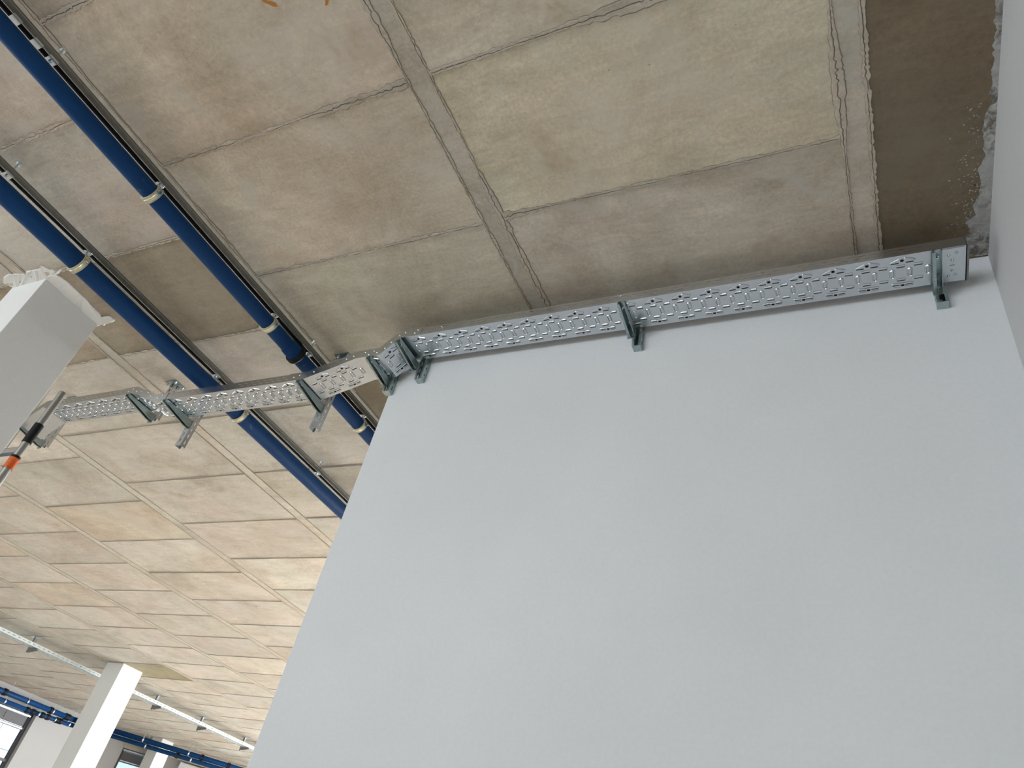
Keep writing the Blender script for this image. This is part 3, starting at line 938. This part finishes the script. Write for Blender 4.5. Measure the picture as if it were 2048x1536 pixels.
# small piece of steel rail low behind the near column
t = thing('strut_rail', (-5.75, 2.42, 2.13 + H0), 'short bare steel rail peeping out between near column and striped pole', 'steel rail')
m = MB(); m.box(-0.5, 0.33, -0.02, -0.0175, 0, 0.042); m.box(-0.5, 0.33, 0.0175, 0.02, 0, 0.042); m.box(-0.5, 0.33, -0.02, 0.02, 0.0395, 0.042)
m.build('channel', M['galv'], t)
m = MB(); m.tube((0.1, 0, 0.042), (0.1, 0, ZC - t.location.z - 0.001), 0.005, 0.005, 10); m.build('threaded_rod', M['bolt'], t)

# ================================================================== SUSPENDED RAILS AND BLUE PIPES
def rail_thing(x, y0, y1, label, rods, plates):
    z0 = 2.650 + H0; hh = 0.041; hw = 0.0205
    t = thing('mounting_rail', (x, (y0 + y1) / 2, z0), label, 'mounting rail', 'rails above the blue pipes')
    m = MB(); L = y1 - y0
    sl = []; s = 0.02
    while s < L - 0.05: sl.append((s, s + 0.028, hw - 0.0065, hw + 0.0065)); s += 0.05
    gridplate(m, 0, L, 0, 2 * hw, sl, [], lambda a, b_: (x - hw + b_, y0 + a, z0 + hh), 1)
    for sx in (-1, 1):
        xo = x + sx * hw
        for (za, zb, dx0, dx1) in ((0, 0.008, 0, 0), (0.008, 0.012, 0, -0.002 * sx), (0.012, 0.029, -0.002 * sx, -0.002 * sx), (0.029, 0.033, -0.002 * sx, 0), (0.033, hh, 0, 0)):
            m.quad((xo + dx0, y0, z0 + za), (xo + dx0, y1, z0 + za), (xo + dx1, y1, z0 + zb), (xo + dx1, y0, z0 + zb))
        xa = xo; xb = xo - sx * 0.0050
        m.quad((xa, y0, z0), (xa, y1, z0), (xb, y1, z0), (xb, y0, z0), 2)
        m.quad((xb, y0, z0), (xb, y1, z0), (xb, y1, z0 + 0.007), (xb, y0, z0 + 0.007))
    m.quad((x - hw + 0.0022, y0, z0 + 0.002), (x - hw + 0.0022, y1, z0 + 0.002), (x - hw + 0.0022, y1, z0 + hh), (x - hw + 0.0022, y0, z0 + hh), 1)  # near-black inner sheets and web paint in the channel's shade
    m.quad((x + hw - 0.0042, y0, z0 + 0.002), (x + hw - 0.0042, y1, z0 + 0.002), (x + hw - 0.0042, y1, z0 + hh), (x + hw - 0.0042, y0, z0 + hh), 1)
    local(t, m).build('channel', [M['rail'], M['inshade'], M['galv']], t, solid=0.002)
    for yy in rods:
        q = MB(); q.tube((x, yy, z0 + hh), (x, yy, ZC - 0.001), 0.005, 0.005, 10)
        q.tube((x, yy, ZC - 0.012), (x, yy, ZC - 0.001), 0.012, 0.016, 12)
        q.tube((x, yy, z0 + hh), (x, yy, z0 + hh + 0.008), 0.009, 0.009, 6)
        local(t, q).build('threaded_rod', M['bolt'], t)
        plates = plates + [(yy, True)]
    for (yy, nut) in plates:
        q = MB(); q.box(x - 0.024, x + 0.024, yy - 0.021, yy + 0.021, z0 - 0.006, z0 - 0.0015)
        q.box(x + 0.0215, x + 0.024, yy - 0.021, yy + 0.021, z0 - 0.0015, z0 + 0.004)
        if nut:
            q.tube((x, yy, z0 - 0.006), (x, yy, z0 - 0.014), 0.009, 0.009, 6); q.tube((x, yy, z0 - 0.014), (x, yy, z0 - 0.022), 0.0045, 0.0045, 8)
        local(t, q).build('fixing_plate', M['bolt'], t)
    return t
rail_thing(-3.01, -3.0, 8.0, 'grey slotted steel rail above the thinner, right hand blue pipe', [-0.75, 0.450, 2.398, 4.3, 6.2], [(0.264, False), (0.371, False), (-0.1, False)])
rail_thing(-3.85, -3.0, 9.0, 'grey slotted steel rail above the thicker, left hand blue pipe', [-1.6, 0.822, 3.646, 5.5, 7.4], [(2.46, True)])

def blue_pipe(x, z, r, y0, y1, label, sockets):
    t = thing('blue_pipe', (x, (y0 + y1) / 2, z + H0), label, 'pipe', 'blue drain pipes under the near ceiling')
    m = MB(); m.lathe([(y0, r), (y1, r)], (x, 0, z + H0), 'y', 56)
    local(t, m).build('pipe_wall', M['blue'], t, smooth=True)
    for (ys, ye) in sockets:
        m = MB(); m.lathe([(ys, r), (ys + 0.02, r + 0.006), (ye - 0.035, r + 0.0065), (ye - 0.030, r + 0.008)], (x, 0, z + H0), 'y', 56)
        s_ = local(t, m).build('socket', M['blue'], t, smooth=True)
        m = MB(); m.lathe([(ye - 0.036, r + 0.004), (ye - 0.036, r + 0.015), (ye - 0.030, r + 0.018), (ye - 0.006, r + 0.018), (ye, r + 0.015), (ye, r)], (x, 0, z + H0), 'y', 56)
        local(t, m).build('gasket_ring', M['black'], s_)
    return t
blue_pipe(-3.01, 2.572, 0.0445, -3.0, 8.0, 'thinner blue plastic pipe with a black socket ring, right hand of the two', [(2.225, 2.335)])
blue_pipe(-3.85, 2.556, 0.0550, -3.0, 9.0, 'thicker blue plastic pipe passing beside the near column, left hand of the two', [(-1.2, -1.08)])

def clamp(x, y, zp, r, label, screw='bluescrew', disc=True):
    zr = 2.650 + H0 - 0.002; zc_ = zp + H0
    t = thing('pipe_clamp', (x, y, zr), label, 'pipe clamp', 'clamps holding the near blue pipes')
    m = MB(); w2 = 0.0125; ro = r + 0.006
    m.lathe([(-w2, ro - 0.001), (-w2, ro + 0.0015), (w2, ro + 0.0015), (w2, ro - 0.001)], (x, y, zc_), 'y', 56)
    m.lathe([(-0.006, ro + 0.0015), (-0.004, ro + 0.0035), (0.004, ro + 0.0035), (0.006, ro + 0.0015)], (x, y, zc_), 'y', 56)
    local(t, m).build('band', M['yellowzinc'], t, smooth=False)
    m = MB()
    for s_ in (-1, 1):
        a, c_ = sorted((s_ * (w2 - 0.001), s_ * (w2 + 0.0045)))
        m.lathe([(a, r + 0.0005), (a, ro + 0.003), (c_, ro + 0.003), (c_, r + 0.0005)], (x, y, zc_), 'y', 56)
    local(t, m).build('rubber_lining', M['lining'], t)
    # ears with clamping screws on both sides, the screw cap pointing down
    for s_, mm in ((1, screw), (-1, 'bolt')):
        m = MB()
        m.box(x + s_ * (ro + 0.001) - 0.001, x + s_ * (ro + 0.018), y - w2, y + w2, zc_ + 0.002, zc_ + 0.0045) if s_ > 0 else m.box(x - ro - 0.018, x - ro, y - w2, y + w2, zc_ + 0.002, zc_ + 0.0045)
        xs = x + s_ * (ro + 0.010)
        m.box(xs - 0.008, xs + 0.008, y - w2, y + w2, zc_ - 0.0045, zc_ - 0.002)
        ear = local(t, m).build('ear', M['yellowzinc'], t)
        m = MB(); m.tube((xs, y, zc_ - 0.0045), (xs, y, zc_ - 0.014), 0.0075, 0.0068, 10); m.tube((xs, y, zc_ - 0.002), (xs, y, zc_ + 0.016), 0.003, 0.003, 8)
        local(t, m).build('clamp_screw', M[mm], ear)
    top = zc_ + r
    m = MB(); m.tube((x, y, top + 0.004), (x, y, zr + 0.012), 0.0055, 0.0055, 10); m.tube((x, y, top + 0.004), (x, y, top + 0.016), 0.0105, 0.0105, 6)
    local(t, m).build('threaded_rod', M['yellowzinc'], t)
    m = MB(); m.lathe([(0, 0.006), (0, 0.0205), (-0.002, 0.0215), (-0.003, 0.0205), (-0.003, 0.006)], (x, y, zr), 'z', 24)
    fd = local(t, m).build('flange_disc', M['bolt'], t)
    m = MB(); m.tube((x, y, zr - 0.003), (x, y, zr - 0.011), 0.0095, 0.0095, 6)
    local(t, m).build('nut', M['bolt'], fd)
    return t
clamp(-3.01, 1.118, 2.572, 0.0445, 'yellow zinc clamp on the thinner blue pipe, uppermost in view')
clamp(-3.01, 2.055, 2.572, 0.0445, 'yellow zinc clamp on the thinner blue pipe, just above its black ring')
clamp(-3.01, 3.035, 2.572, 0.0445, 'yellow zinc clamp on the thinner blue pipe, beside the wall edge below the tray')
clamp(-3.85, 1.360, 2.556, 0.0550, 'yellow zinc clamp on the thicker blue pipe, beside the near column', 'bolt')
clamp(-3.85, 2.765, 2.556, 0.0550, 'yellow zinc clamp on the thicker blue pipe, just below the cable tray', 'bolt')

# ================================================================== STRIPED POLE
pole = thing('telescopic_pole', (-3.919, 1.743, 0), 'upright grey metal pole with black and orange tape bands, beside the near column', 'pole')
zt = 1.936 + H0
m = MB(); m.lathe([(0.0, 0.0), (0.0, 0.0215), (1.50 + H0 - 0.1, 0.0215), (1.50 + H0 - 0.098, 0.0195), (zt - 0.004, 0.0195), (zt, 0.017), (zt, 0.0)], (0, 0, 0), 'z', 36)
m.build('tube', M['pole'], pole, smooth=False)
m = MB(); m.lathe([(1.597 + H0, 0.0200), (1.597 + H0, 0.0235), (1.716 + H0, 0.0235), (1.716 + H0, 0.0195)], (0, 0, 0), 'z', 36)
m.build('tape_band', M['black'], pole)
m = MB(); m.lathe([(1.500 + H0, 0.0200), (1.500 + H0, 0.0235), (1.514 + H0, 0.0235), (1.514 + H0, 0.0195)], (0, 0, 0), 'z', 36)
m.build('tape_band', M['black'], pole)
m = MB(); m.lathe([(1.438 + H0, 0.0215), (1.438 + H0, 0.0240), (1.500 + H0, 0.0240), (1.500 + H0, 0.0195)], (0, 0, 0), 'z', 36)
o = m.build('tape_band', M['orange'], pole); o['label'] = 'orange tape band'
m = MB(); m.tube((-0.02, 0, 1.40 + H0), (-0.055, -0.01, 1.40 + H0), 0.006, 0.006, 10); m.tube((-0.045, -0.008, 1.40 + H0), (-0.075, -0.014, 1.40 + H0), 0.014, 0.012, 12)
m.build('clamp_knob', M['black'], pole)
m = MB(); m.lathe([(0, 0.0), (0, 0.06), (0.006, 0.06), (0.01, 0.025), (0.05, 0.023)], (0, 0, 0), 'z', 30)
m.build('foot', M['black'], pole)

# ================================================================== FAR CABLE TRAY
ft = thing('cable_tray', (-13.05, 10, 2.53 + H0), 'far cable tray hung from the ceiling behind the mid distance column', 'cable tray')
m = MB()
FX0, FX1, FY0, FY1, FZ = -13.14, -12.94, 5.2, 16.5, 2.56 + H0
hl = []; s = 0.03
while s < FY1 - FY0 - 0.08:
    hl.append((s, s + 0.06, 0.035, 0.065)); hl.append((s + 0.03, s + 0.08, 0.12, 0.160)); s += 0.10
gridplate(m, 0, FY1 - FY0, 0, 0.2, hl, [], lambda a, b_: (FX0 + b_, FY0 + a, FZ))
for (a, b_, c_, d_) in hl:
    m.quad((FX0 + c_, FY0 + a, FZ + 0.006), (FX0 + d_, FY0 + a, FZ + 0.006), (FX0 + d_, FY0 + b_, FZ + 0.006), (FX0 + c_, FY0 + b_, FZ + 0.006), 1)  # dark quads over the slots stand in for shade inside the tray
hl = [(0.02 + i * 0.1, 0.07 + i * 0.1, 0.022, 0.034) for i in range(int((FY1 - FY0) / 0.1) - 1)]
for xx in (FX0, FX1):
    gridplate(m, 0, FY1 - FY0, 0, 0.055, hl, [], lambda a, b_, xx=xx: (xx, FY0 + a, FZ + b_))
local(ft, m).build('tray_section', [M['palegalv'], M['inshade']], ft, solid=0.002)

proto = None
def far_hanger(y, label):
    global proto
    if proto is None:
        t = thing('tray_hanger', (-13.17, y, ZC), label, 'tray hanger', 'ceiling hangers of the far tray')
        m = MB(); m.box(-0.022, 0.022, -0.02, 0.02, -0.27, -0.006); m.build('post', M['rail'], t)
        m = MB(); m.prism([(-0.02, -0.196), (0.24, -0.196), (0.24, -0.215), (0.0, -0.265), (-0.02, -0.265)], 'y', -0.019, 0.019); m.build('arm', M['rail'], t)
        m = MB(); m.box(-0.07, 0.07, -0.05, 0.05, -0.007, -0.001); m.build('head_plate', M['zinc'], t)
        proto = t
        return t
    t = proto.copy(); COL.objects.link(t); t.location.y = y; t['label'] = label
    for ch in list(proto.children):
        c_ = ch.copy(); COL.objects.link(c_); c_.parent = t
    return t
far_hanger(7.95, 'hanger of the far tray left of the mid distance column, leftmost one')
far_hanger(10.88, 'hanger of the far tray, first one right of the mid distance column')
far_hanger(12.20, 'hanger of the far tray, second one right of the mid distance column')
far_hanger(13.60, 'hanger of the far tray nearest the edge of the big wall')

# ================================================================== FAR BLUE PIPES ALONG THE FACADE
def path_pipe(pts, r, label, rings, clamps, name='blue_pipe'):
    t = thing(name, pts[0], label, 'pipe', 'blue pipes along the far facade')
    P_ = [Vector(p) for p in pts]
    m = MB()
    for a, c_ in zip(P_[:-1], P_[1:]):
        m.tube(a, c_, r, r, 20)
    local(t, m).build('pipe_wall', M['blue'], t, smooth=True)
    cum = [0]
    for a, c_ in zip(P_[:-1], P_[1:]): cum.append(cum[-1] + (c_ - a).length)
    def at(s):
        for i in range(len(P_) - 1):
            if s <= cum[i + 1]:
                d = (P_[i + 1] - P_[i]).normalized(); return P_[i] + d * (s - cum[i]), d
        return P_[-1], (P_[-1] - P_[-2]).normalized()
    for s in rings:
        p, d = at(s); m = MB(); m.tube(p - d * 0.035, p + d * 0.035, r + 0.016, r + 0.016, 20)
        local(t, m).build('gasket_ring', M['black'], t)
    for s in clamps:
        p, d = at(s); m = MB(); m.tube(p - d * 0.015, p + d * 0.015, r + 0.008, r + 0.008, 20)
        m.tube(p + Vector((0, 0, r)), Vector((p.x, p.y, ZC - 0.001)), 0.006, 0.006, 6)
        local(t, m).build('pipe_clamp', M['bolt'], t)
    return t
F = lambda u, z: (FC.x + FD.x * (u + 1.82) + FD.y * 1.5, FC.y + FD.y * (u + 1.82) - FD.x * 1.5, z + H0)
path_pipe([(-17.97, 8.6, 2.50 + H0), (-17.90, 12.75, 2.50 + H0), F(-1.70, 2.50), F(4.5, 2.50)], 0.058,
          'upper of the two far blue pipes running along the facade', [2.25, 3.5, 3.95, 4.0, 7.35, 8.05], [2.85, 3.55, 5.85, 7.0])
path_pipe([(-17.97, 8.6, 2.335 + H0), (-17.90, 11.6, 2.335 + H0), (-17.88, 12.75, 2.375 + H0), F(-1.70, 2.385), F(4.5, 2.385)], 0.048,
          'lower of the two far blue pipes running along the facade', [2.95, 3.1, 3.35, 3.5, 3.75, 3.85, 6.75], [2.35, 3.25, 3.7, 4.1, 5.95, 7.1])
